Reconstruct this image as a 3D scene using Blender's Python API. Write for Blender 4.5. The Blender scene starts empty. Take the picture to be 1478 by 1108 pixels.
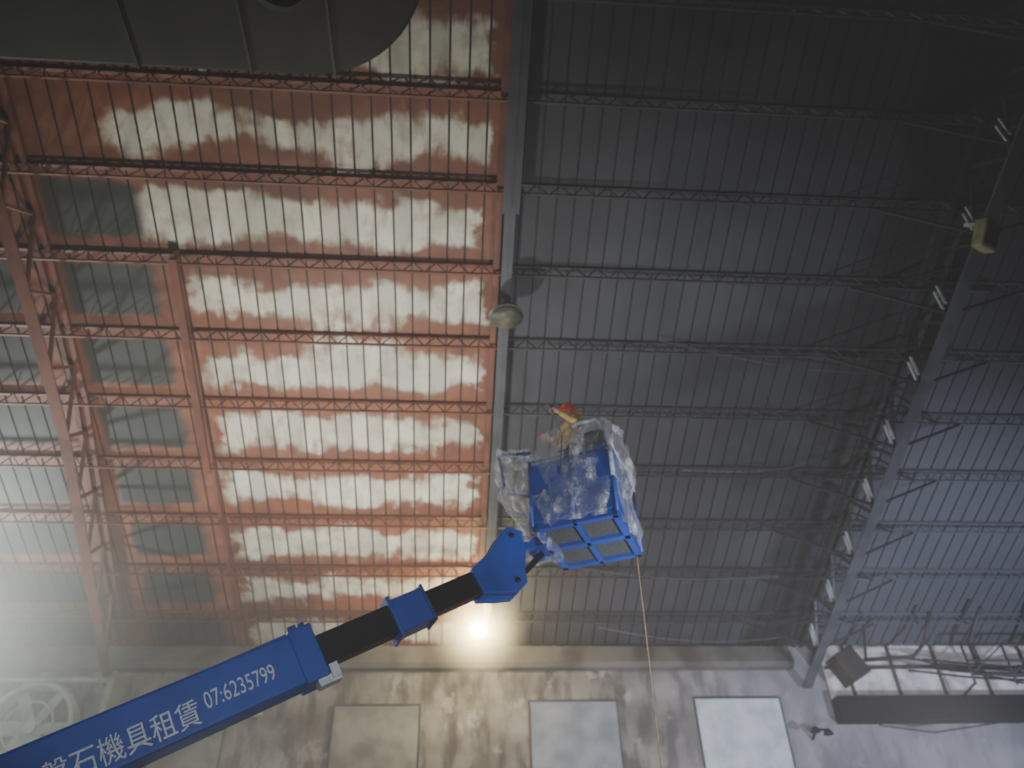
import bpy, bmesh, math, random
from mathutils import Vector, Matrix, noise
random.seed(4)
V=Vector
CH=1.6                      # camera height above floor
SL=0.384                    # roof slope
def roofz(y): return CH+14.6-SL*y

# ---------------------------------------------------------------- materials
class NT:
    def __init__(s,name):
        s.m=bpy.data.materials.new(name); s.m.use_nodes=True
        s.t=s.m.node_tree; s.n=s.t.nodes
        s.b=s.n['Principled BSDF']; s.out=s.n['Material Output']
    def put(s,sock,v):
        if isinstance(v,bpy.types.NodeSocket): s.t.links.new(v,sock)
        elif isinstance(v,(tuple,list)) and len(v)==3 and sock.type=='RGBA': sock.default_value=(*v,1)
        else: sock.default_value=v
    def math(s,op,a,b=0.0,c=None):
        n=s.n.new('ShaderNodeMath'); n.operation=op
        s.put(n.inputs[0],a); s.put(n.inputs[1],b)
        if c is not None: s.put(n.inputs[2],c)
        return n.outputs[0]
    def step(s,x,a,b):
        n=s.n.new('ShaderNodeMapRange'); n.interpolation_type='SMOOTHSTEP'
        s.put(n.inputs[0],x); n.inputs[1].default_value=a; n.inputs[2].default_value=b
        return n.outputs[0]
    def mix(s,f,a,b):
        n=s.n.new('ShaderNodeMix'); n.data_type='RGBA'
        s.put(n.inputs[0],f); s.put(n.inputs[6],a); s.put(n.inputs[7],b)
        return n.outputs[2]
    def noise(s,scale,detail=4,vec=None,rough=.55):
        n=s.n.new('ShaderNodeTexNoise'); n.inputs['Scale'].default_value=scale
        n.inputs['Detail'].default_value=detail; n.inputs['Roughness'].default_value=rough
        s.put(n.inputs['Vector'],vec if vec is not None else s.obj())
        return n.outputs['Fac']
    def obj(s):
        if not hasattr(s,'_o'):
            s._o=s.n.new('ShaderNodeTexCoord').outputs['Object']
        return s._o
    def mapv(s,scale=(1,1,1),loc=(0,0,0)):
        n=s.n.new('ShaderNodeMapping'); s.put(n.inputs[0],s.obj())
        n.inputs['Scale'].default_value=scale; n.inputs['Location'].default_value=loc
        return n.outputs[0]
    def xyz(s):
        n=s.n.new('ShaderNodeSeparateXYZ'); s.put(n.inputs[0],s.obj()); return n.outputs
    def bump(s,h,st=.3,d=.02):
        n=s.n.new('ShaderNodeBump'); n.inputs['Strength'].default_value=st; n.inputs['Distance'].default_value=d
        s.put(n.inputs['Height'],h); s.put(s.b.inputs['Normal'],n.outputs[0])

def simple(name,c1,c2=None,scale=3,rough=.6,metal=0,bump=.15,spec=.5,emit=None,es=0):
    t=NT(name); c2=c2 or tuple(x*.65 for x in c1)
    f=t.noise(scale,5); f=t.step(f,.35,.68)
    t.put(t.b.inputs['Base Color'],t.mix(f,c1,c2))
    t.b.inputs['Roughness'].default_value=rough; t.b.inputs['Metallic'].default_value=metal
    t.b.inputs['Specular IOR Level'].default_value=spec
    if bump: t.bump(t.noise(scale*8,3),bump,.01)
    if emit: t.b.inputs['Emission Color'].default_value=(*emit,1); t.b.inputs['Emission Strength'].default_value=es
    return t.m

ORANGE=(.25,.076,.034); ORANGE2=(.14,.043,.023); WHITE=(.74,.73,.63); WHITE2=(.46,.46,.41)
SLATE=(.049,.051,.066); SLATE2=(.028,.030,.041)
XC=.86; XT=9.26; XLT=-7.6

def roof_mat():
    t=NT('roof_sheet_paint'); X,Y,Z=t.xyz()
    nA=t.noise(.8,3,t.mapv((.62,1.0,1.0))); nB=t.noise(2.4,3,t.mapv((.8,1,1),(7,3,0))); nC=t.noise(.35,3,t.mapv((1,1,1),(2,9,0)))
    nD=t.noise(.7,5,t.mapv((1,.45,1),(12,5,0))); nE=t.noise(5,4,t.mapv((1,.25,1),(3,1,0)))
    row=t.math('DIVIDE',t.math('SUBTRACT',Y,7.1-14.6),1.46)
    p=t.math('FRACT',row)
    d=t.math('ABSOLUTE',t.math('SUBTRACT',p,.5))
    dn=t.math('ADD',t.math('ABSOLUTE',t.math('SUBTRACT',p,.54)),t.math('MULTIPLY',t.math('SUBTRACT',nA,.5),.85))
    dn=t.math('ADD',dn,t.math('MULTIPLY',t.math('SUBTRACT',nB,.5),.34))
    dn=t.math('ADD',dn,t.math('MULTIPLY',t.math('SUBTRACT',nE,.5),.28))
    wy=t.step(dn,.32,.14)
    far=t.step(Y,9.7,10.1)
    xn=t.math('ADD',X,t.math('MULTIPLY',t.math('SUBTRACT',nB,.5),1.2))
    xl=t.math('ADD',-6.05,t.math('MULTIPLY',far,.95))
    wl=t.step(t.math('SUBTRACT',xn,xl),-.12,.2)
    wr=t.step(xn,.5,.3)
    W=t.math('MULTIPLY',t.math('MULTIPLY',wy,wl),wr)
    wn=t.n.new('ShaderNodeTexWhiteNoise'); wn.noise_dimensions='2D'
    cb=t.n.new('ShaderNodeCombineXYZ')
    t.put(cb.inputs[0],t.math('FLOOR',t.math('DIVIDE',t.math('ADD',X,24),.33)))
    t.put(cb.inputs[1],t.math('FLOOR',row))
    t.put(wn.inputs['Vector'],cb.outputs[0]); pr=wn.outputs['Value']
    white=t.mix(t.math('MULTIPLY',pr,.85),WHITE,WHITE2)
    white=t.mix(t.math('MULTIPLY',t.step(nB,.45,.7),.6),white,(.40,.32,.24))
    white=t.mix(t.math('MULTIPLY',t.step(nE,.45,.7),.55),white,(.33,.32,.28))
    orange=t.mix(t.step(nC,.35,.65),ORANGE,ORANGE2)
    orange=t.mix(t.math('MULTIPLY',t.step(nB,.45,.7),.4),orange,(.32,.145,.085))
    orange=t.mix(t.math('MULTIPLY',t.step(nE,.45,.7),.35),orange,(.12,.045,.028))
    orange=t.mix(t.math('MULTIPLY',pr,.25),orange,(.1,.035,.02))
    col=t.mix(W,orange,white)
    xs=t.math('ADD',X,t.math('MULTIPLY',t.math('SUBTRACT',nB,.5),.35))
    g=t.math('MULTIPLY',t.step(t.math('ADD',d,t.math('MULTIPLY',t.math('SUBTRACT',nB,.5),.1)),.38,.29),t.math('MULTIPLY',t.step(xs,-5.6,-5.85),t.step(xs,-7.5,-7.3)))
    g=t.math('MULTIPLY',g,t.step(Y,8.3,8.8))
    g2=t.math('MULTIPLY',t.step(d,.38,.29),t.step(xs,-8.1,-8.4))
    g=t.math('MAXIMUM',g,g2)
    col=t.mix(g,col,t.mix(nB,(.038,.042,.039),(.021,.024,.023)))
    sl=t.mix(t.step(nC,.38,.62),SLATE,SLATE2)
    sl=t.mix(t.math('MULTIPLY',t.step(nB,.35,.75),.4),sl,(.059,.061,.077))
    sl=t.mix(t.math('MULTIPLY',t.step(nD,.45,.68),.65),sl,(.018,.02,.028))
    sl=t.mix(t.math('MULTIPLY',pr,.35),sl,(.024,.026,.036))
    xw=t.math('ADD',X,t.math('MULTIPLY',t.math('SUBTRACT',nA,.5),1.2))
    dark=t.math('MULTIPLY',t.step(xw,7.6,8.1),t.step(xw,9.3,9.0))  # near-black strip beside the right truss
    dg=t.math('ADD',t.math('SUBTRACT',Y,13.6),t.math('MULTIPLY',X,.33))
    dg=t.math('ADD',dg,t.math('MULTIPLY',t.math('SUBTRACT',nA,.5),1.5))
    dark2=t.math('MULTIPLY',t.step(t.math('ABSOLUTE',dg),.9,.3),t.math('MULTIPLY',t.step(X,3.5,5.5),t.step(X,9.2,8.5)))  # slanted near-black patch in the right bay
    dark=t.math('MAXIMUM',dark,dark2)
    sl=t.mix(t.math('MULTIPLY',dark,.85),sl,(.008,.009,.012))
    rr=t.step(X,9.3,9.8); sl=t.mix(t.math('MULTIPLY',rr,.5),sl,(.11,.12,.165))  # stronger light beyond the right truss, put into the sheet colour
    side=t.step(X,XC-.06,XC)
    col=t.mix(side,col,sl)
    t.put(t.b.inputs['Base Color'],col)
    t.b.inputs['Roughness'].default_value=.62
    t.bump(nB,.25,.02)
    return t.m
M_roof=roof_mat()
def split_mat(name,cl,cr,rough=.6,k=.6):
    t=NT(name); X,Y,Z=t.xyz(); n=t.noise(2.5,4)
    a=t.mix(t.step(n,.35,.7),cl,tuple(x*.6 for x in cl)); b=t.mix(t.step(n,.35,.7),cr,tuple(x*.6 for x in cr))
    rr=t.step(X,9.3,9.6); b=t.mix(t.math('MULTIPLY',rr,k),b,(.13,.145,.2))  # brighter lit end past the truss, mixed into the steel colour
    t.put(t.b.inputs['Base Color'],t.mix(t.step(X,XC-.05,XC+.05),a,b)); t.b.inputs['Roughness'].default_value=rough
    return t.m
M_seam=split_mat('roof_seam_shade',(.05,.028,.019),(.018,.019,.025),k=.2)  # groove faces coloured dark to stand for shadow gaps
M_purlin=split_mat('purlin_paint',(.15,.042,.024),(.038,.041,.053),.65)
M_rust=simple('red_primer_steel',(.18,.054,.031),(.105,.032,.021),2)
M_slate=simple('slate_painted_steel',(.022,.024,.031),(.015,.016,.021),2,rough=.5)
M_beam=simple('beam_slate_paint',(.07,.075,.094),(.047,.052,.066),2,rough=.5)
M_slateL=simple('light_slate_steel',(.078,.086,.112),(.048,.054,.072),2,rough=.45)
M_bright=simple('bare_galvanised_steel',(.6,.65,.72),(.4,.43,.48),4,rough=.4,metal=.1)
M_blue=simple('blue_boom_paint',(.022,.075,.40),(.016,.054,.30),1.5,rough=.42,bump=.05)
M_blueD=simple('dark_blue_paint',(.014,.048,.25),(.010,.034,.17),3,rough=.45)
M_black=simple('black_boom_steel',(.006,.007,.009),(.010,.010,.013),3,rough=.5,bump=.05,spec=.3)
M_white=simple('white_lettering',(.6,.65,.7),(.42,.47,.53),8,rough=.5,bump=0)
M_grate=simple('grey_floor_grating',(.10,.11,.12),(.06,.065,.075),20,rough=.7)
M_olive=simple('olive_duct_metal',(.017,.016,.010),(.008,.008,.006),1.5,rough=.6,metal=0,spec=.2)
M_lampshade=simple('lamp_shade_enamel',(.13,.14,.11),(.08,.08,.065),5,rough=.4)
M_skin=simple('skin',(.45,.25,.16),(.4,.2,.13),10,rough=.55,bump=.05)
M_cloth=simple('tan_workwear',(.60,.41,.12),(.45,.30,.09),9,rough=.9)
M_trou=simple('dark_trousers',(.03,.035,.05),(.02,.022,.03),9,rough=.9)
M_helmet=simple('red_helmet',(.85,.10,.025),(.7,.075,.02),4,rough=.3,bump=0)
M_rubber=simple('rubber',(.02,.02,.02),(.03,.03,.03),8,rough=.85)
M_eye=simple('eye',(.8,.8,.8),(.8,.8,.8),3,rough=.2,bump=0)
M_rope=simple('yellow_rope',(.26,.2,.11),(.18,.14,.08),20,rough=.9)
M_flood=simple('flood_housing',(.36,.34,.17),(.2,.19,.1),6,rough=.5)
M_ducts=simple('pale_duct_metal',(.45,.5,.47),(.26,.31,.29),3,rough=.45)
def glow(name,c,s):
    m=bpy.data.materials.new(name); m.use_nodes=True; b=m.node_tree.nodes['Principled BSDF']
    b.inputs['Base Color'].default_value=(*c,1); b.inputs['Emission Color'].default_value=(*c,1); b.inputs['Emission Strength'].default_value=s; return m
M_bulb=glow('warm_bulb_glass',(1,.76,.34),20)

def wall_mat():
    t=NT('stained_concrete'); X,Y,Z=t.xyz()
    n=t.noise(.55,6,t.mapv((1,1,1.3))); n2=t.noise(2.6,6,t.mapv((1,1,.35),(4,0,1))); n3=t.noise(1.1,6,t.mapv((1,1,.8),(9,0,4)),.7)
    c=t.mix(t.step(n,.35,.65),(.30,.29,.285),(.15,.142,.136))
    c=t.mix(t.math('MULTIPLY',t.step(n2,.43,.64),.88),c,(.07,.066,.065))
    c=t.mix(t.math('MULTIPLY',t.step(n3,.56,.63),.5),c,(.44,.43,.45))
    c=t.mix(t.math('MULTIPLY',t.step(X,4,9),.45),c,(.32,.32,.41))  # cool light on the right side, tinted into the wall colour
    t.put(t.b.inputs['Base Color'],c); t.b.inputs['Roughness'].default_value=.9; t.bump(n2,.4,.03)
    return t.m
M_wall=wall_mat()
M_floor=simple('concrete_floor',(.3,.29,.27),(.2,.19,.18),.8,rough=.85)
M_pane=simple('frosted_pane',(.28,.31,.37),(.19,.215,.26),1.8,rough=.3,bump=.05)
M_paneW=simple('boarded_pane',(.31,.315,.30),(.18,.185,.18),1.8,rough=.5)
M_paneB=simple('bright_pane',(.58,.63,.68),(.38,.44,.5),1.8,rough=.3,emit=(.75,.85,1),es=.09)
M_clere=simple('clerestory_sheet',(.7,.66,.7),(.26,.22,.22),2.4,rough=.6,emit=(.9,.88,1),es=.13)
def film_mat():
    t=NT('clear_plastic_film'); n=t.noise(5,6,t.mapv((1,1,.6)),.7); n2=t.noise(22,4)
    t.b.inputs['Base Color'].default_value=(.88,.91,.98,1); t.b.inputs['Roughness'].default_value=.2
    t.b.inputs['Specular IOR Level'].default_value=1.0
    t.bump(t.math('ADD',n,t.math('MULTIPLY',n2,.3)),1.0,.12)
    tr=t.n.new('ShaderNodeBsdfTransparent'); mx=t.n.new('ShaderNodeMixShader')
    t.put(mx.inputs[0],t.math('ADD',.14,t.math('MULTIPLY',t.step(n,.46,.68),.6)))
    t.put(mx.inputs[1],tr.outputs[0]); t.put(mx.inputs[2],t.b.outputs[0]); t.put(t.out.inputs[0],mx.outputs[0])
    return t.m
M_film=film_mat()
def mist_mat(name,col,r0,r1,dens):
    mm=bpy.data.materials.new(name); mm.use_nodes=True; nt=mm.node_tree; nt.nodes.clear()
    o_=nt.nodes.new('ShaderNodeOutputMaterial'); vsc=nt.nodes.new('ShaderNodeVolumeScatter'); vsc.inputs['Color'].default_value=(*col,1)
    tc=nt.nodes.new('ShaderNodeTexCoord'); ln=nt.nodes.new('ShaderNodeVectorMath'); ln.operation='LENGTH'
    mr=nt.nodes.new('ShaderNodeMapRange'); mr.interpolation_type='SMOOTHSTEP'
    for i,v in ((1,r0),(2,r1),(3,0),(4,dens)): mr.inputs[i].default_value=v
    nt.links.new(tc.outputs['Object'],ln.inputs[0]); nt.links.new(ln.outputs['Value'],mr.inputs[0]); nt.links.new(mr.outputs[0],vsc.inputs['Density']); nt.links.new(vsc.outputs[0],o_.inputs['Volume'])
    return mm

# ---------------------------------------------------------------- mesh helpers
def empty(name,loc=(0,0,0)):
    e=bpy.data.objects.new(name,None); bpy.context.collection.objects.link(e); e.location=loc; return e
def mk(name,bm,mat,parent=None,smooth=False,bevel=0):
    me=bpy.data.meshes.new(name); bmesh.ops.recalc_face_normals(bm,faces=bm.faces); bm.to_mesh(me); bm.free()
    o=bpy.data.objects.new(name,me); bpy.context.collection.objects.link(o)
    for m in (mat if isinstance(mat,list) else [mat]): me.materials.append(m)
    if smooth:
        for p in me.polygons: p.use_smooth=True
    if bevel:
        b=o.modifiers.new('bevel','BEVEL'); b.width=bevel; b.segments=2; b.limit_method='ANGLE'
    if parent: o.parent=parent
    return o
def obox(bm,c,ax,ay,az,mi=0):
    c=V(c); vs=[]
    for k in (-1,1):
        for j in (-1,1):
            for i in (-1,1): vs.append(bm.verts.new(c+ax*i+ay*j+az*k))
    for f in ((0,1,3,2),(4,6,7,5),(0,4,5,1),(2,3,7,6),(0,2,6,4),(1,5,7,3)):
        bm.faces.new([vs[i] for i in f]).material_index=mi
def abox(bm,x0,x1,y0,y1,z0,z1,mi=0):
    obox(bm,((x0+x1)/2,(y0+y1)/2,(z0+z1)/2),V(((x1-x0)/2,0,0)),V((0,(y1-y0)/2,0)),V((0,0,(z1-z0)/2)),mi)
def bar(bm,a,b,w,h=None,up=V((0,0,1)),mi=0):
    a=V(a);b=V(b);h=h or w; d=b-a
    if d.length<1e-6:return
    dn=d.normalized(); s=dn.cross(up)
    if s.length<1e-3: s=dn.cross(V((0,1,0)))
    s.normalize(); u=s.cross(dn)
    obox(bm,(a+b)/2,d/2,s*w/2,u*h/2,mi)
def tube(bm,pts,r,seg=10,closed=False,radii=None):
    pts=[V(p) for p in pts]; n=len(pts); rings=[]; prev=None
    for i,p in enumerate(pts):
        if closed: t=(pts[(i+1)%n]-pts[i-1])
        else: t=pts[min(i+1,n-1)]-pts[max(i-1,0)]
        t.normalize()
        if prev is None:
            u=t.cross(V((0,0,1)))
            if u.length<.05: u=t.cross(V((0,1,0)))
        else: u=prev-t*prev.dot(t)
        u.normalize(); prev=u; w=t.cross(u); rr=radii[i] if radii else r
        rings.append([bm.verts.new(p+(u*math.cos(2*math.pi*k/seg)+w*math.sin(2*math.pi*k/seg))*rr) for k in range(seg)])
    m=n if closed else n-1
    for i in range(m):
        A=rings[i];B=rings[(i+1)%n]
        for k in range(seg): bm.faces.new((A[k],A[(k+1)%seg],B[(k+1)%seg],B[k]))
    if not closed: bm.faces.new(rings[0][::-1]); bm.faces.new(rings[-1])
def revolve(bm,prof,seg=32,c=(0,0,0),M=None):
    c=V(c); rings=[]
    for r,z in prof:
        ring=[]
        for k in range(seg):
            v=V((r*math.cos(2*math.pi*k/seg),r*math.sin(2*math.pi*k/seg),z))
            if M: v=M@v
            ring.append(bm.verts.new(c+v))
        rings.append(ring)
    for A,B in zip(rings,rings[1:]):
        for k in range(seg): bm.faces.new((A[k],A[(k+1)%seg],B[(k+1)%seg],B[k]))
    bm.faces.new(rings[0][::-1]); bm.faces.new(rings[-1])

# ---------------------------------------------------------------- roof (ceiling)
bm=bmesh.new(); XL,XR,Y0,Y1=-24,24,-3,20.0
x=XL; prof=[]
while x<XR:
    prof+= [(x,0,0),(x+.294,0,1),(x+.294+.003,.04,1),(x+.33-.003,.04,1)]
    x+=.33
prof.append((x,0,0))
va=[bm.verts.new((p[0],Y0,roofz(Y0)+p[1])) for p in prof]; vb=[bm.verts.new((p[0],Y1,roofz(Y1)+p[1])) for p in prof]
for i in range(len(prof)-1):
    f=bm.faces.new((va[i],va[i+1],vb[i+1],vb[i])); f.material_index=prof[i][2]
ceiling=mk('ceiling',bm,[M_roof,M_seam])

# ---------------------------------------------------------------- purlins (lattice joists)
bm=bmesh.new()
rows=[7.1+1.46*k for k in range(-6,9)]
for y in rows:
    z=roofz(y)-.035
    for (a,b) in ((-23,XC-.05),(XC+.05,23)):
        bar(bm,(a,y,z),(b,y,z),.06,.05); bar(bm,(a,y,z-.25),(b,y,z-.25),.04,.035)
        n=int((b-a)/.42); st=(b-a)/n
        for i in range(n):
            xa=a+i*st
            bar(bm,(xa,y,z),(xa+st/2,y,z-.25),.018); bar(bm,(xa+st/2,y,z-.25),(xa+st,y,z),.018)
mk('roof_purlins',bm,M_purlin)

# ---------------------------------------------------------------- rafters and trusses
bm=bmesh.new(); xc=XC
def rafter(bm,x,ya,yb,h,w,tf,drop=0):
    a=V((x,ya,roofz(ya)-.02-drop)); b=V((x,yb,roofz(yb)-.02-drop)); dn=V((0,0,-1))
    bar(bm,a+dn*tf/2,b+dn*tf/2,w,tf); bar(bm,a+dn*(h/2),b+dn*(h/2),.025,h); bar(bm,a+dn*(h-tf/2),b+dn*(h-tf/2),w,tf)
rafter(bm,xc,-3,8.7,.62,.30,.03)
rafter(bm,xc,8.7,19.6,.36,.20,.025)
mk('rafter_beam',bm,M_beam)
bm=bmesh.new()
bar(bm,(xc-.19,-3,roofz(-3)-.12),(xc-.19,17.3,roofz(17.3)-.12),.12,.14)
mk('rafter_edge_angle',bm,M_rust)

def truss(name,xf,mat,matw,depth=1.1,lw=.24,braces=True,y1=19.9,bars=True):
    e=empty(name)
    t=lambda y,dz=0:V((xf(y),y,roofz(y)-.06-dz))
    ys=[-3,4,8,11,13,14.5,16,17.5,y1]
    bm=bmesh.new()
    for s in (-.10,.10):
        for a,b in zip(ys,ys[1:]): bar(bm,t(a)+V((s,0,0)),t(b)+V((s,0,0)),.09,.12)
    mk('top_chord',bm,mat,e)
    bm=bmesh.new()
    for a,b in zip(ys,ys[1:]):
        bar(bm,t(a,depth),t(b,depth),lw,.03); bar(bm,t(a,depth-.09),t(b,depth-.09),.03,.18)
    mk('bottom_chord',bm,matw[0],e)
    bm=bmesh.new(); bm2=bmesh.new(); y=-2.3
    while y<19.0:
        bar(bm,t(y),t(y+.73,depth-.1),.06,.06)
        bar(bm,t(y+.73,depth-.1),t(y+1.46),.06,.06)
        for o in (-.07,.05):
            bar(bm2,t(y+.50+o,depth-.22)+V((-.08,0,0)),t(y+.50+o,.42)+V((-.08,0,0)),.045,.035)
        y+=1.46
    mk('web_diagonals',bm,mat,e)
    if bars: mk('gusset_bars',bm2,matw[1],e)
    else: bm2.free()
    if braces:
        bm=bmesh.new()
        for y in rows:
            if -2<y<19:
                for s in (-1,1):
                    bar(bm,t(y-.1,depth-.1),t(y,.25)+V((s*1.7,0,0)),.045,.045)
                    bar(bm,t(y-.7,depth*.5),t(y,.25)+V((s*1.2,0,0)),.03,.03)
        for y in rows[4:]:
            bar(bm,t(y-1.2,.5),t(y,.25)+V((-2.4,0,0)),.02,.02)
            bar(bm,t(y-.9,.9),t(y,.25)+V((-1.0,0,0)),.02,.02)
        mk('sway_braces',bm,mat,e)
    return e
truss('roof_truss',lambda y:XT,M_slate,(M_slateL,M_bright))
truss('roof_truss',lambda y:XLT-.10*max(0,y-12.5),M_rust,(M_rust,M_rust),1.0,.22,False,bars=False)
bm=bmesh.new()
bar(bm,(-5.22,9.9,roofz(9.9)-.34),(-5.3,14.45,roofz(14.45)-.34),.14,.08)
bar(bm,(-5.22,9.9,roofz(9.9)-.1),(-5.3,19.9,roofz(19.9)-.1),.08,.10)
mk('roof_stringer_beam',bm,M_rust)

# ---------------------------------------------------------------- walls & floor
E=roofz(20); XW=9.85
bm=bmesh.new(); abox(bm,-24,XW,20.0,20.35,0,E+.1)
abox(bm,XW,24,20.02,20.35,0,E-1.9)
mk('wall_back',bm,M_wall)
bm=bmesh.new()
pr=[(20,E-.03),(19.85,E-.05),(19.7,E-.5),(19.78,E-.62),(20,E-.64)]
L=[bm.verts.new((-24,y,z)) for y,z in pr]; R=[bm.verts.new((9.0,y,z)) for y,z in pr]
for i in range(5): bm.faces.new((L[i],L[(i+1)%5],R[(i+1)%5],R[i]))
bm.faces.new(L); bm.faces.new(R[::-1])
mk('eave_beam',bm,simple('dark_concrete',(.16,.15,.145),(.07,.066,.062),1.1,rough=.9))
bm=bmesh.new(); abox(bm,-24,24,-6,21,-.2,0); mk('floor',bm,M_floor)
def window(name,x0,x1,z0,z1,mp):
    e=empty(name); bm=bmesh.new(); abox(bm,x0,x1,19.95,19.99,z0,z1); mk('pane',bm,mp,e)
    bm=bmesh.new(); w=.035
    for a in ((x0-w,x1+w,z1,z1+w),(x0-w,x1+w,z0-w,z0),(x0-w,x0,z0,z1),(x1,x1+w,z0,z1)): abox(bm,a[0],a[1],19.93,20.0,a[2],a[3])
    mk('frame',bm,M_beam,e)
window('window_1',-2.83,-.75,4.4,7.03,M_paneW)
window('window_2',2.0,4.19,4.4,7.1,M_pane)
window('window_3',6.24,8.45,5.35,7.15,M_paneB)
window('window_4',-7.0,-5.4,4.2,6.5,M_paneW)
e=empty('window_5'); bm=bmesh.new(); abox(bm,XW+.05,24,20.0,20.06,E-1.37,E+.05); mk('sheet',bm,M_clere,e)
bm=bmesh.new()
for k in range(10): abox(bm,10.5+k*1.25,10.57+k*1.25,19.93,20,E-1.37,E+.0)
abox(bm,XW+.05,24,19.9,20,E-.62,E-.56); mk('mullions',bm,simple('rusty_mullion',(.1,.06,.05),(.05,.04,.035),5),e)
bm=bmesh.new(); abox(bm,XW+.02,24,19.6,20.0,E-2.0,E-1.4); mk('lintel_beam',bm,simple('sooty_steel',(.010,.009,.010),(.006,.006,.007),3,spec=.15,rough=.9),None)
bm=bmesh.new(); R9=Matrix.Rotation(math.radians(-28),3,'Y'); obox(bm,(10.15,19.2,E-.8),R9@V((.3,0,0)),V((0,.3,0)),R9@V((0,0,.38))); abox(bm,10.0,10.25,19.3,19.88,E-.7,E-.6); mk('junction_box',bm,simple('brown_box',(.035,.026,.022),(.018,.015,.014),3),None,bevel=.03)
bm=bmesh.new()
tube(bm,[(12.2,18.2,roofz(18.2)-.45),(12.2,18.8,E-.3),(12.0,19.2,E-.55),(10.7,19.3,E-.6)],.05)
tube(bm,[(13.5,18.0,roofz(18)-.45),(13.5,19.0,E-.25),(13.8,19.4,E-.9)],.05)
tube(bm,[(10.6,19.5,E-.75),(12.6,19.5,E-.7),(14.6,19.5,E-.95),(17.6,19.5,E-.9)],.04)
tube(bm,[(10.8,19.4,E-.55),(10.8,19.0,E+.2),(10.8,18.4,roofz(18.4)-.45)],.035)
tube(bm,[(15.0,18.0,roofz(18)-.45),(15.2,19.3,E-.5),(16.0,19.5,E-.9)],.045)
tube(bm,[(19.5,19.4,.02),(19.5,19.4,E-.9),(17.6,19.5,E-.9)],.045)
st_=empty('steam_pipes')
mk('pipe_runs',bm,M_slate,st_,True)
bm=bmesh.new(); random.seed(9)
for k in range(6):
    xa=random.uniform(10.6,13); xb=xa+random.uniform(2,5); za=E-random.uniform(.4,1.2); zb_=E-random.uniform(.5,1.3); sg=random.uniform(.0,.25)
    tube(bm,[V((xa,19.3,za)).lerp(V((xb,19.35,zb_)),i/12)+V((0,random.uniform(-.03,.03),-sg*math.sin(math.pi*i/12))) for i in range(13)],.028,6)
tube(bm,[(10.2,19.4,E-1.5),(10.6,19.3,E-2.2),(12,19.4,E-2.35),(14,19.4,E-2.1)],.02,6)
mk('black_hoses',bm,M_black,st_,True)
bm=bmesh.new()
for z in (E-.35,E-.75,E-1.1): tube(bm,[(13.2,18.9,z),(18,18.9,z)],.03,8)
for x in (13.2,14.3,15.4,16.5): tube(bm,[(x,18.9,E-1.35),(x,18.9,E-.3)],.03,8)
for x in (13.2,14.3,15.4): bar(bm,(x,18.9,E-1.1),(x+1.1,18.9,E-.35),.03)
tube(bm,[(13.2,18.9,E-1.3),(13.2,19.6,E-1.45)],.03); tube(bm,[(16.5,18.9,E-1.3),(16.5,19.6,E-1.45)],.03)
mk('catwalk_railing',bm,M_slate,None,True)
bm=bmesh.new()
tube(bm,[(9.1,19.98,E-2.35),(9.1,19.6,E-2.2),(9.3,19.5,E-2.25)],.03); revolve(bm,[(.05,.08),(.13,-.04),(.11,-.06)],16,(9.32,19.5,E-2.3)); revolve(bm,[(.05,.08),(.13,-.04),(.11,-.06)],16,(9.0,19.5,E-2.25))
mk('wall_bracket_lamp',bm,M_black,None,True)

# ---------------------------------------------------------------- ventilation duct (racetrack plenum)
e=empty('ventilation_duct')
bm=bmesh.new(); zb=CH+10.5; pts=[]
x0,x1,ya,yb,r=-18,-.55,2.2,6.2,1.75
for cx,cy,a0 in ((x1-r,yb-r,90),(x1-r,ya+r,0)):
    for k in range(13): a=math.radians(a0-k*7.5); pts.append((cx+r*math.cos(a),cy+r*math.sin(a)))
pts+=[(x0,ya),(x0,yb)]
lo=[bm.verts.new((x,y,zb)) for x,y in pts]; hi=[bm.verts.new((x,y,zb+.7)) for x,y in pts]
bm.faces.new(lo); bm.faces.new(hi[::-1])
for i in range(len(pts)): bm.faces.new((lo[i],lo[(i+1)%len(pts)],hi[(i+1)%len(pts)],hi[i]))
mk('duct_shell',bm,M_olive,e,bevel=.06)
bm=bmesh.new()
for xx in (-1.9,-3.1,-4.7,-6.7,-8.7): abox(bm,xx-.02,xx+.02,ya,yb,zb-.035,zb+.01)
mk('duct_seams',bm,M_black,e)
bm=bmesh.new(); revolve(bm,[(.45,-.0),(.45,-.16),(.36,-.18),(.36,-.05)],32,(-2.45,4.75,zb))
for k in range(4): abox(bm,-2.8,-2.1,4.51+.16*k,4.54+.16*k,zb-.15,zb-.1)
mk('intake_grille',bm,M_olive,e)
bm=bmesh.new()
for xx in (-2,-5,-8,-11):
    for yy in (2.6,5.8): tube(bm,[(xx,yy,zb+.65),(xx,yy,roofz(yy)-.02)],.015,6)
mk('hanger_rods',bm,M_black,e)

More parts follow.
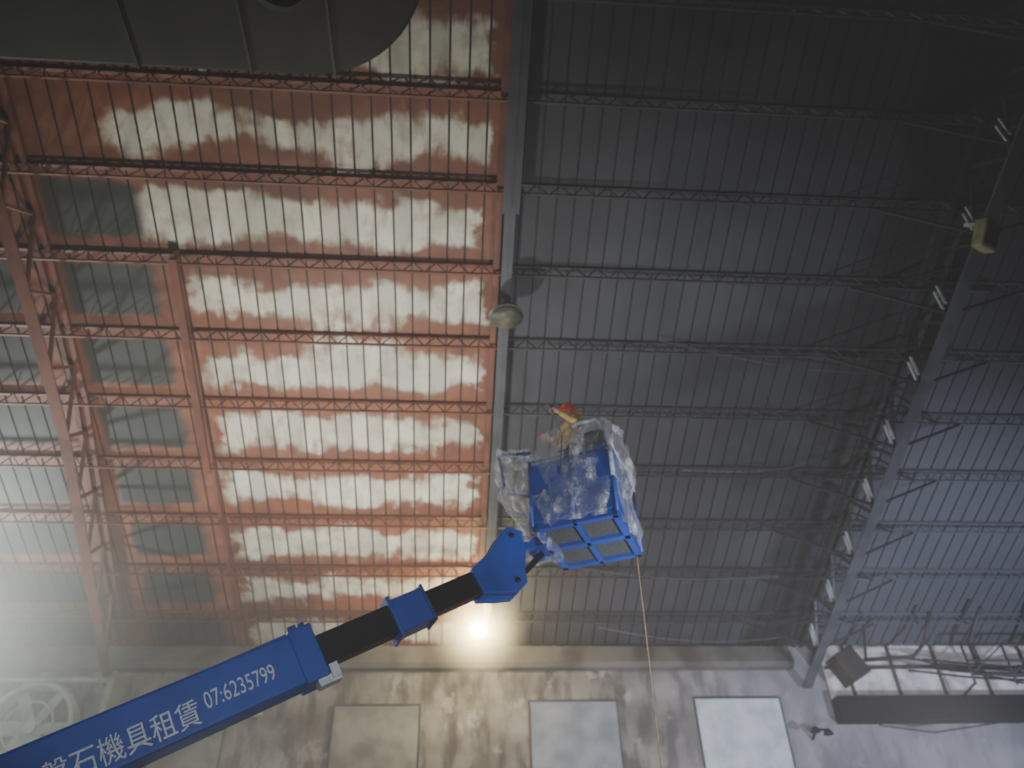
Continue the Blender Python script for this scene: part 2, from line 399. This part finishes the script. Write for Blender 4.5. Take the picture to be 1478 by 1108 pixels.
# ---------------------------------------------------------------- high bay lamp
e=empty('high_bay_lamp'); c=V((.88,10.4,CH+9.75))
bm=bmesh.new(); revolve(bm,[(.335,0),(.33,.03),(.25,.14),(.13,.26),(.09,.30),(.09,.46),(.05,.48)],40,c); mk('shade',bm,M_lampshade,e,True)
bm=bmesh.new(); revolve(bm,[(.30,-.004),(.31,-.012),(.02,-.03)],40,c); mk('lens',bm,simple('lamp_lens',(.075,.08,.062),(.045,.048,.038),6,rough=.5),e,True)
bm=bmesh.new(); tube(bm,[c+V((0,0,.45)),V((c.x,c.y,roofz(c.y)-.3))],.015); mk('pendant_rod',bm,M_slate,e)
e=empty('work_lamp'); c=V((.65,18.6,CH+6.85))
bm=bmesh.new(); revolve(bm,[(.02,-.21),(.15,-.17),(.21,-.05),(.2,.03),(.1,.12),(.05,.17)],24,c); mk('bulb',bm,M_bulb,e,True)
bm=bmesh.new(); revolve(bm,[(.25,.08),(.2,.15),(.08,.22),(.05,.3)],20,c); mk('shade',bm,M_lampshade,e,True)
bm=bmesh.new(); tube(bm,[c+V((0,0,.28)),(c.x,c.y,roofz(c.y)-.03)],.012); mk('cord',bm,M_black,e)
bm=bmesh.new(); bmesh.ops.create_icosphere(bm,subdivisions=3,radius=1.38)
om=mk('mist_halo',bm,mist_mat('lamp_mist',(1,.95,.82),1.35,.1,.85),e); om.location=c
def light(name,typ,loc,energy,col,parent=None,target=None,size=1,**k):
    l=bpy.data.lights.new(name,typ); l.energy=energy; l.color=col
    if typ=='AREA': l.size=size
    else: l.shadow_soft_size=size
    for a,b in k.items(): setattr(l,a,b)
    o=bpy.data.objects.new(name,l); bpy.context.collection.objects.link(o); o.location=loc
    if target is not None: o.rotation_euler=(V(target)-V(loc)).to_track_quat('-Z','Y').to_euler()
    if parent: o.parent=parent
    return o
light('work_lamp_light','POINT',c+V((0,-.33,-.1)),800,(1,.77,.36),e,size=.12)
e=empty('wall_floodlight'); c=V((-13.0,17.0,CH+5.9)); tgt=V((-4,11,CH+6)); dr=(tgt-c).normalized(); s=dr.cross(V((0,0,1))).normalized(); u=s.cross(dr)
bm=bmesh.new(); obox(bm,c-dr*.15,s*.35,u*.25,dr*.1); bar(bm,c-dr*.2,(-13.2,20,CH+5.6),.06); mk('lamp_head',bm,M_flood,e)
light('wall_floodlight_light','SPOT',c,8500,(.95,1,.95),e,tgt,.25,spot_size=math.radians(120),spot_blend=.8)
bm=bmesh.new(); bmesh.ops.create_icosphere(bm,subdivisions=4,radius=5.6)
om=mk('mist_halo',bm,mist_mat('wall_mist',(.97,1,.98),5.5,.5,.12),e); om.location=(-10.6,15.4,CH+5.4)
e=empty('truss_floodlight'); c=V((9.2,8.33,roofz(8.33)-1.3))
bm=bmesh.new(); R=Matrix.Rotation(math.radians(25),3,'Z')@Matrix.Rotation(math.radians(35),3,'X')
obox(bm,c,R@V((.2,0,0)),R@V((0,.11,0)),R@V((0,0,.26))); mk('housing',bm,M_flood,e,bevel=.03)
bm=bmesh.new(); obox(bm,c+R@V((0,-.115,0)),R@V((.16,0,0)),R@V((0,.01,0)),R@V((0,0,.2))); mk('glass',bm,M_black,e)
bm=bmesh.new(); obox(bm,c+V((0,.02,.32)),V((.24,0,0)),V((0,.05,0)),V((0,0,.02))); bar(bm,c+V((0,0,.3)),c+V((0.1,.1,.6)),.04); mk('bracket',bm,M_bright,e)

# ---------------------------------------------------------------- wall fan and ducting lower left
def arc(cx,y,cz,R,a0,a1,n=24): return [(cx+R*math.cos(math.radians(a0+(a1-a0)*i/n)),y,cz+R*math.sin(math.radians(a0+(a1-a0)*i/n))) for i in range(n+1)]
e=empty('exhaust_fan'); fc=V((-9.75,19.75,CH+4.9))
bm=bmesh.new()
for R_,yy in ((.95,19.5),(.98,19.65),(.95,19.85)): tube(bm,arc(fc.x,yy,fc.z,R_,0,360,40)[:-1],.07,8,True)
tube(bm,arc(fc.x,19.5,fc.z,.55,0,360,30)[:-1],.025,6,True)
mk('fan_ring',bm,M_ducts,e,True)
bm=bmesh.new()
for k in range(6):
    a=k*math.pi/3; v=V((math.cos(a),0,math.sin(a))); q=V((-math.sin(a),.5,math.cos(a))).normalized()
    obox(bm,V((fc.x,19.7,fc.z))+v*.5,v*.38,q*.16,v.cross(q)*.008)
revolve(bm,[(.14,-.12),(.14,.12)],16,(fc.x,19.7,fc.z),Matrix.Rotation(math.pi/2,3,'X'))
mk('fan_blades',bm,M_ducts,e)
bm=bmesh.new()
tube(bm,[(-8.2,19.6,.02),(-8.2,19.6,E-.75)],.09,12); tube(bm,[(-7.7,19.7,.02),(-7.7,19.7,E-1.6),(-4.5,19.7,E-1.75)],.05,10)
tube(bm,[(-14,19.6,E-.95),(-8.2,19.6,E-.95)],.07,10)
mk('wall_pipes',bm,M_ducts,None,True)

# ---------------------------------------------------------------- boom lift
lift=empty('boom_lift')
B=V((-1.60,9.2,CH+3.08)); d=V((1.76,.49,1.03)).normalized(); w=V((d.y,-d.x,0)).normalized(); n=w.cross(d)
P=lambda s,a=0,b=0: B+d*s+n*a+w*b
def seg(name,s0,s1,h,wd,mat,bev=.02):
    bm=bmesh.new(); obox(bm,P((s0+s1)/2),d*(s1-s0)/2,n*h/2,w*wd/2); return mk(name,bm,mat,lift,bevel=bev)
seg('main_boom',-6.0,0,.60,.46,M_blue,.04)
seg('main_boom_collar',-.26,.02,.65,.51,M_blue,.02)
bm=bmesh.new(); obox(bm,P(.0,-.36,.12),d*.13,n*.05,w*.1); obox(bm,P(.08,-.3,.1),d*.05,n*.08,w*.16); mk('collar_wear_pad',bm,M_white,lift)
bm=bmesh.new(); obox(bm,P(-.15,.36,0),d*.05,n*.06,w*.06); obox(bm,P(-.05,.34,.1),d*.03,n*.05,w*.04); tube(bm,[P(-2.2,.33,-.1),P(-1,.36,-.1),P(-.1,.38,-.1)],.02); mk('boom_hose_bracket',bm,M_blueD,lift)
seg('mid_boom',-.2,1.35,.36,.30,M_black,.015)
seg('mid_boom_collar',1.0,1.5,.44,.36,M_blue,.02)
seg('mid_boom_collar_flange',.98,1.03,.53,.43,M_blue,.01)
seg('mid_boom_collar_lip',1.46,1.50,.50,.40,M_blueD,.01)
seg('fly_boom',1.35,2.55,.32,.26,M_black,.015)
def plate(bm,poly,b0,b1):
    A=[bm.verts.new(P(s,a,b0)) for s,a in poly]; C=[bm.verts.new(P(s,a,b1)) for s,a in poly]
    bm.faces.new(A); bm.faces.new(C[::-1])
    for i in range(len(poly)): bm.faces.new((A[i],A[(i+1)%len(A)],C[(i+1)%len(A)],C[i]))
bm=bmesh.new(); poly=[(2.22,-.19),(2.22,.17),(2.6,.30),(2.9,.50),(3.04,.52),(3.2,.38),(3.1,.1),(2.94,-.12),(2.88,-.3),(2.7,-.36),(2.5,-.30)]
plate(bm,poly,.12,.2); plate(bm,poly,-.2,-.12); obox(bm,P(2.52,-.02),d*.27,n*.17,w*.13)
mk('boom_head',bm,M_blue,lift,bevel=.012)
bm=bmesh.new()
for s,a in ((3.0,.38),(2.75,-.22)): tube(bm,[P(s,a,-.23),P(s,a,.23)],.035,14)
mk('head_pins',bm,M_black,lift,True)
BO=V((1.97,10.1,CH+5.0)); RB=Matrix.Rotation(math.radians(-25),3,'Z')
Q=lambda x,y,z: BO+RB@V((x,y,z))
bx,by,bz=RB@V((1,0,0)),RB@V((0,1,0)),V((0,0,1))
def bb(bm,x0,x1,y0,y1,z0,z1): obox(bm,Q((x0+x1)/2,(y0+y1)/2,(z0+z1)/2),bx*(x1-x0)/2,by*(y1-y0)/2,bz*(z1-z0)/2)
bm=bmesh.new(); bb(bm,-.9,-.6,-.3,.2,-.05,.12); bb(bm,-.85,-.72,-.2,.1,-.1,.6)
bar(bm,P(3.0,.35),Q(-.75,-.05,.1),.2,.2); mk('basket_mount',bm,M_blueD,lift,bevel=.02)
bm=bmesh.new(); bar(bm,P(2.75,-.2),Q(-.7,-.1,-.08),.07,.07); mk('levelling_cylinder',bm,M_black,lift)
W2,D2=.62,.72
bm=bmesh.new(); t=.09
bb(bm,-W2,W2,-D2,-D2+t,-.02,.13); bb(bm,-W2,W2,D2-t,D2,-.02,.13); bb(bm,-W2,-W2+t,-D2,D2,-.02,.13); bb(bm,W2-t,W2,-D2,D2,-.02,.13)
bb(bm,-.035,.035,-D2,D2,-.02,.06); bb(bm,-W2,W2,-.06,.06,-.02,.06)
mk('basket_floor_frame',bm,M_blue,lift,bevel=.01)
bm=bmesh.new(); bb(bm,-W2+.05,W2-.05,-D2+.05,D2-.05,.05,.07)
for i in range(36): x=-W2+.07+i*.032; bb(bm,x,x+.006,-D2+.08,D2-.08,.035,.05)
mk('basket_floor_grating',bm,M_grate,lift)
bm=bmesh.new()
bb(bm,-W2,W2,-D2-.01,-D2+.02,.1,1.06); bb(bm,W2-.02,W2+.01,-D2,-D2+.5,.1,1.0)
mk('basket_side_panel',bm,M_blue,lift,bevel=.01)
bm=bmesh.new(); r=.025
for z in (.6,1.12): tube(bm,[Q(-W2,-D2,z),Q(W2,-D2,z),Q(W2,D2,z),Q(-W2,D2,z)],r,10,True)
for x in (-W2,0,W2):
    for y in (-D2,D2): tube(bm,[Q(x,y,.05),Q(x,y,1.12)],r,10)
for x in (-W2,W2): tube(bm,[Q(x,0,.05),Q(x,0,1.12)],r,10)
mk('basket_guard_rails',bm,M_blue,lift,True)
bm=bmesh.new()
tube(bm,[Q(.08,-D2,1.58),Q(.16,-D2,1.63),Q(.45,-D2,1.63),Q(.56,-D2,1.53),Q(.62,-D2,1.1),Q(.62,-D2,.6)],.035,12)
tube(bm,[Q(.62,D2,1.1),Q(.6,D2,1.5),Q(.5,D2-.1,1.6),Q(.5,-D2+.1,1.63)],.035,12)
mk('overhead_guard',bm,simple('wrapped_tube',(.45,.47,.55),(.2,.2,.25),9,rough=.3),lift,True)
bm=bmesh.new(); bb(bm,.22,.52,-D2+.05,-D2+.3,1.12,1.48); mk('control_console',bm,M_black,lift,bevel=.03)
bm=bmesh.new(); bb(bm,-.98,-.66,-.5,.1,.75,1.2); mk('hose_reel_box',bm,simple('tan_box',(.3,.27,.2),(.2,.18,.14),5),lift,bevel=.03)
def film(name,rings,seg=72,amp=.05,seed=0):
    bm=bmesh.new(); R=[]
    for j,(z,cx,cy,hx,hy) in enumerate(rings):
        ring=[]
        for k in range(seg):
            a=2*math.pi*k/seg; ca,sa=math.cos(a),math.sin(a); p=4
            rr=1/((abs(ca)**p+abs(sa)**p)**(1/p))
            x=cx+hx*rr*ca; y=cy+hy*rr*sa
            nn=noise.noise(V((x*3+seed,y*3,z*2.2)))*amp*1.6+noise.noise(V((x*9+seed,y*9,z*5)))*amp*.9
            x+=ca*nn; y+=sa*nn; ring.append(bm.verts.new(Q(x,y,z+noise.noise(V((x*4,y*4,seed+z)))*amp)))
        R.append(ring)
    for A,C in zip(R,R[1:]):
        for k in range(seg): bm.faces.new((A[k],A[(k+1)%seg],C[(k+1)%seg],C[k]))
    return mk(name,bm,M_film,lift,True)
def interp(keys,n):
    out=[]
    for i in range(n):
        t=i/(n-1)*(len(keys)-1); k=min(int(t),len(keys)-2); f=t-k
        out.append(tuple(keys[k][q]*(1-f)+keys[k+1][q]*f for q in range(5)))
    return out
film('plastic_cover',interp([(.02,0,0,.66,.75),(.5,-.03,0,.72,.79),(.9,-.05,0,.74,.78),(1.15,-.03,0,.72,.76),(1.4,.05,-.03,.68,.74),(1.6,.08,-.05,.64,.72)],44),amp=.06)
film('plastic_cover_side',interp([(-.15,-.66,-.35,.14,.4),(.4,-.78,-.3,.26,.42),(.9,-.86,-.3,.32,.45),(1.25,-.92,-.3,.33,.42),(1.5,-.95,-.35,.24,.3),(1.56,-.95,-.35,.02,.02)],40,),amp=.12,seed=5)
bm=bmesh.new(); tube(bm,[Q(-1.2,-.5,1.5),Q(-.62,-.7,1.3)],.03); tube(bm,[Q(-1.2,-.5,1.5),Q(-1.1,-.5,.8),Q(-.62,-.6,.6)],.025)
mk('side_gate_rail',bm,M_blueD,lift,True)
bm=bmesh.new(); bb(bm,-.45,.15,-.68,-.3,.07,.43); mk('foot_step',bm,M_grate,lift,bevel=.01)
def text(name,body,s0,s1,a0,hgt):
    c=bpy.data.curves.new(name,'FONT'); c.body=body; c.extrude=.004; c.offset=.002
    o=bpy.data.objects.new(name,c); bpy.context.collection.objects.link(o); c.materials.append(M_white)
    bpy.context.view_layer.update(); dx,dy=o.dimensions.x or 1,o.dimensions.y or 1
    sx=(s1-s0)/dx; sy=hgt/dy
    M=Matrix.Identity(4)
    for i in range(3): M[i][0]=d[i]*sx; M[i][1]=n[i]*sy; M[i][2]=w[i]; 
    p=P(s0,a0,.236); M[0][3],M[1][3],M[2][3]=p
    o.matrix_world=M; o.parent=lift; return o
text('lettering_name','磐石機具租賃',-2.83,-1.38,-.21,.28)
text('lettering_phone','07:6235799',-1.30,-.54,-.12,.18)
bc=P(-6.0)
bm=bmesh.new(); abox(bm,bc.x-1.3,bc.x+1.3,bc.y-1.0,bc.y+1.0,.45,.95); mk('chassis',bm,M_blueD,lift,bevel=.08)
bm=bmesh.new(); abox(bm,bc.x-1.5,bc.x+.6,bc.y-.9,bc.y+.9,1.0,1.35)
mk('turret_counterweight',bm,M_blue,lift,bevel=.12)
bm=bmesh.new()
for s in (-.35,.35): obox(bm,P(-5.9,-.1,s),d*.4,n*.35,w*.04)
mk('turret_cheeks',bm,M_blue,lift)
bm=bmesh.new()
for sx in (-1,1):
    for sy in (-1,1):
        revolve(bm,[(.1,-.17),(.4,-.17),(.47,-.1),(.47,.1),(.4,.17),(.1,.17)],28,(bc.x+sx*.95,bc.y+sy*1.05,.47),Matrix.Rotation(math.pi/2,3,'X'))
mk('wheels',bm,M_rubber,lift,True)
bm=bmesh.new(); a=Q(.55,.68,0); b=V((3.28,13.1,.02)); tube(bm,[a.lerp(b,i/12)+V((0,0,-.25*math.sin(math.pi*i/12))) for i in range(13)],.009,6); mk('hanging_rope',bm,M_rope)

# ---------------------------------------------------------------- worker
wk=empty('worker')
FO=Q(-.02,-.44,.43); RW=RB@Matrix.Rotation(math.radians(140),3,'Z')
Wp=lambda x,y,z: FO+RW@V((x,y,z))
def skin(name,verts,edges,mat,sub=2,root=0):
    me=bpy.data.meshes.new(name); me.from_pydata([Wp(*v[:3]) for v in verts],edges,[])
    o=bpy.data.objects.new(name,me); bpy.context.collection.objects.link(o); me.materials.append(mat)
    m=o.modifiers.new('skin','SKIN'); m.use_smooth_shade=True
    for i,v in enumerate(verts):
        sv=me.skin_vertices[0].data[i]; sv.radius=(v[3],v[4] if len(v)>4 else v[3]); sv.use_root=(i==root)
    s=o.modifiers.new('sub','SUBSURF'); s.levels=sub; s.render_levels=sub
    o.parent=wk; return o
tv=[(0,0,.93,.16,.12),(0,.01,1.10,.16,.12),(0,.01,1.28,.19,.13),(0,0,1.42,.17,.10),(0,.01,1.50,.065,.065),
    (.20,0,1.42,.068),(.28,.08,1.17,.054),(.20,.32,1.22,.042),
    (-.20,0,1.42,.068),(-.31,.12,1.22,.054),(-.22,.34,1.40,.042)]
skin('jacket',tv,[(0,1),(1,2),(2,3),(3,4),(3,5),(5,6),(6,7),(3,8),(8,9),(9,10)],M_cloth)
lv=[(0,0,.95,.14,.11),(.10,0,.88,.09),(.12,.03,.50,.062),(.13,0,.10,.045),(-.10,0,.88,.09),(-.12,.03,.50,.062),(-.13,0,.10,.045)]
skin('trousers',lv,[(0,1),(1,2),(2,3),(0,4),(4,5),(5,6)],M_trou)
for s in (1,-1): skin('boot',[(.13*s,-.05,.05,.045),(.13*s,.06,.05,.045),(.14*s,.14,.04,.035)],[(0,1),(1,2)],M_rubber,1)
bm=bmesh.new(); bmesh.ops.create_uvsphere(bm,u_segments=28,v_segments=20,radius=1)
for v in bm.verts:
    x,y,z=v.co; X,Y,Z=x*.076,y*.096,z*.115
    if z<0: X*=1+z*.25; Y=Y*(1+z*.12)+(-z)*.012
    if y>.55 and abs(x)<.22: Y+=.022*max(0,1-abs(z+.12)/.28)*(1-abs(x)/.22)
    if y>.6 and abs(abs(x)-.38)<.2 and abs(z-.05)<.15: Y-=.008
    v.co=Wp(X,Y+.02,Z+1.625)
mk('head',bm,M_skin,wk,True)
skin('neck',[(0,0,1.46,.055),(0,.01,1.56,.052)],[(0,1)],M_skin,1)
bm=bmesh.new()
for s in (-1,1): bmesh.ops.create_uvsphere(bm,u_segments=10,v_segments=8,radius=.012,matrix=Matrix.Translation(Wp(.029*s,.104,1.632)))
mk('eyes',bm,M_eye,wk,True)
bm=bmesh.new()
for s in (-1,1): obox(bm,Wp(.078*s,.01,1.62),RW@V((.008,0,0)),RW@V((0,.018,0)),V((0,0,.03)))
obox(bm,Wp(0,.112,1.566),RW@V((.024,0,0)),RW@V((0,.006,0)),V((0,0,.006)))
mk('ears_and_mouth',bm,simple('lip_skin',(.36,.16,.11),(.3,.12,.09),8),wk,bevel=.004)
bm=bmesh.new(); pr=[(.001,.14),(.05,.132),(.095,.10),(.118,.045),(.124,-.02),(.14,-.03),(.14,-.038),(.118,-.034)]
revolve(bm,pr,32,Wp(0,.01,1.665),RW); mk('helmet',bm,M_helmet,wk,True)
bm=bmesh.new(); obox(bm,Wp(0,.15,1.64),RW@V((.075,0,0)),RW@V((0,.045,0)),V((0,0,.005))); mk('helmet_peak',bm,M_helmet,wk,bevel=.01)
def hand(name,wr,dirv,upv,s):
    wr=V(wr); f=V(dirv).normalized(); u=V(upv).normalized(); sd=f.cross(u)*s
    g=lambda a,b,c: tuple(wr+f*a+sd*b+u*c)
    skin(name,[(*g(-.03,0,0),.028),(*g(.02,0,0),.034,.02),(*g(.075,0,0),.042,.018)],[(0,1),(1,2)],M_skin,2)
    for i,(b,L) in enumerate(((-.032,.07),(-.011,.08),(.011,.074),(.032,.058))):
        skin(name+'_finger_%d'%(i+1),[(*g(.07,b,0),.010),(*g(.07+L*.45,b,-.012),.0095),(*g(.07+L*.65,b,-.045),.009),(*g(.07+L*.45,b,-.066),.008)],[(0,1),(1,2),(2,3)],M_skin,1)
    skin(name+'_thumb',[(*g(.02,-.03,0),.012),(*g(.05,-.058,-.02),.011),(*g(.082,-.05,-.045),.009)],[(0,1),(1,2)],M_skin,1)
hand('hand_1',(.20,.34,1.22),(-.1,1,.05),(0,0,1),1)
hand('hand_2',(-.22,.36,1.40),(.1,.9,.4),(0,-.4,.9),-1)
bm=bmesh.new()
bar(bm,Wp(-.21,.44,1.34),Wp(-.20,.47,1.46),.03,.035); bar(bm,Wp(-.21,.42,1.46),Wp(-.2,.54,1.49),.03,.035)
tube(bm,[Wp(-.21,.44,1.34),Wp(-.2,.3,1.0),Wp(-.1,.3,.5),Wp(0,.3,.0)],.01)
mk('spray_gun',bm,M_slateL,wk)

# ---------------------------------------------------------------- loose wires
bm=bmesh.new()
for (a,b,sag) in (((3.7,18.9),(8.9,19.2),.25),((4,11.2),(9,11.8),.2),((5,14.2),(9,13.6),.25),((2.5,16.9),(8,17.2),.2)):
    A=V((*a,roofz(a[1])-.32));C=V((*b,roofz(b[1])-.32))
    tube(bm,[A.lerp(C,i/16)+V((0,0,-sag*math.sin(math.pi*i/16))) for i in range(17)],.009,5)
mk('loose_cables',bm,M_slateL)

# ---------------------------------------------------------------- added fill lights
def fill_stand(loc,tgt,energy,col,size=1.2,spot=None):  # added lamps out of view, brightening roof, wall and boom
    e=empty('added_fill_stand'); l=V(loc)
    dr=(V(tgt)-l).normalized()
    bm=bmesh.new()
    for k in range(3):
        a=k*2.094; tube(bm,[(l.x,l.y,max(.4,l.z-.5)),(l.x+.6*math.cos(a),l.y+.6*math.sin(a),.02)],.025)
    tube(bm,[(l.x,l.y,.4),(l.x,l.y,l.z-.3)],.03); mk('fill_tripod',bm,M_black,e)
    bm=bmesh.new(); s=dr.cross(V((0,.3,1))).normalized(); u=s.cross(dr); obox(bm,l-dr*.15,s*.4,u*.3,dr*.08); mk('lamp_head',bm,M_flood,e)
    light('added_fill_light','SPOT',l,energy,col,e,tgt,size*.3,spot_size=math.radians(spot or 90),spot_blend=.9)
fill_stand((-3.0,11.9,1.8),(-2.7,12.8,11),4900,(1,.96,.84),1.0,96)
fill_stand((5,7,2.2),(4.5,14.3,10),3100,(.93,.94,1),1.0,100)
fill_stand((13.5,12.0,2.5),(13,18,8),3300,(.76,.82,1),.8,110)
fill_stand((5,14,2.2),(5,20,6.5),1600,(.9,.9,1),.8,110)
fill_stand((1.5,-2.5,1.6),(-.9,9.3,5.8),2600,(.95,.96,1),.8,54)  # added front fill for boom and basket
# ---------------------------------------------------------------- paint mist: the hall air itself
world=bpy.data.worlds.new('World'); bpy.context.scene.world=world; world.use_nodes=True
wt=world.node_tree; wt.nodes['Background'].inputs[0].default_value=(.68,.75,1,1); wt.nodes['Background'].inputs[1].default_value=.2
vs=wt.nodes.new('ShaderNodeVolumeScatter'); vs.inputs['Density'].default_value=.009; vs.inputs['Anisotropy'].default_value=.3
vs.inputs['Color'].default_value=(.98,.97,.98,1); wt.links.new(vs.outputs[0],wt.nodes['World Output'].inputs['Volume'])

# ---------------------------------------------------------------- camera
cd=bpy.data.cameras.new('camera'); cam=bpy.data.objects.new('camera',cd); bpy.context.collection.objects.link(cam)
cd.sensor_width=36; cd.lens=1100/1478*36; cd.clip_end=200
cd.dof.use_dof=True; cd.dof.focus_distance=7.0; cd.dof.aperture_fstop=.75
Rm=Matrix.Rotation(-.09,4,'Z')@Matrix.Rotation(math.radians(90+38),4,'X')@Matrix.Rotation(-.0314,4,'Z')
cam.matrix_world=Matrix.Translation((0,0,CH))@Rm
bpy.context.scene.camera=cam
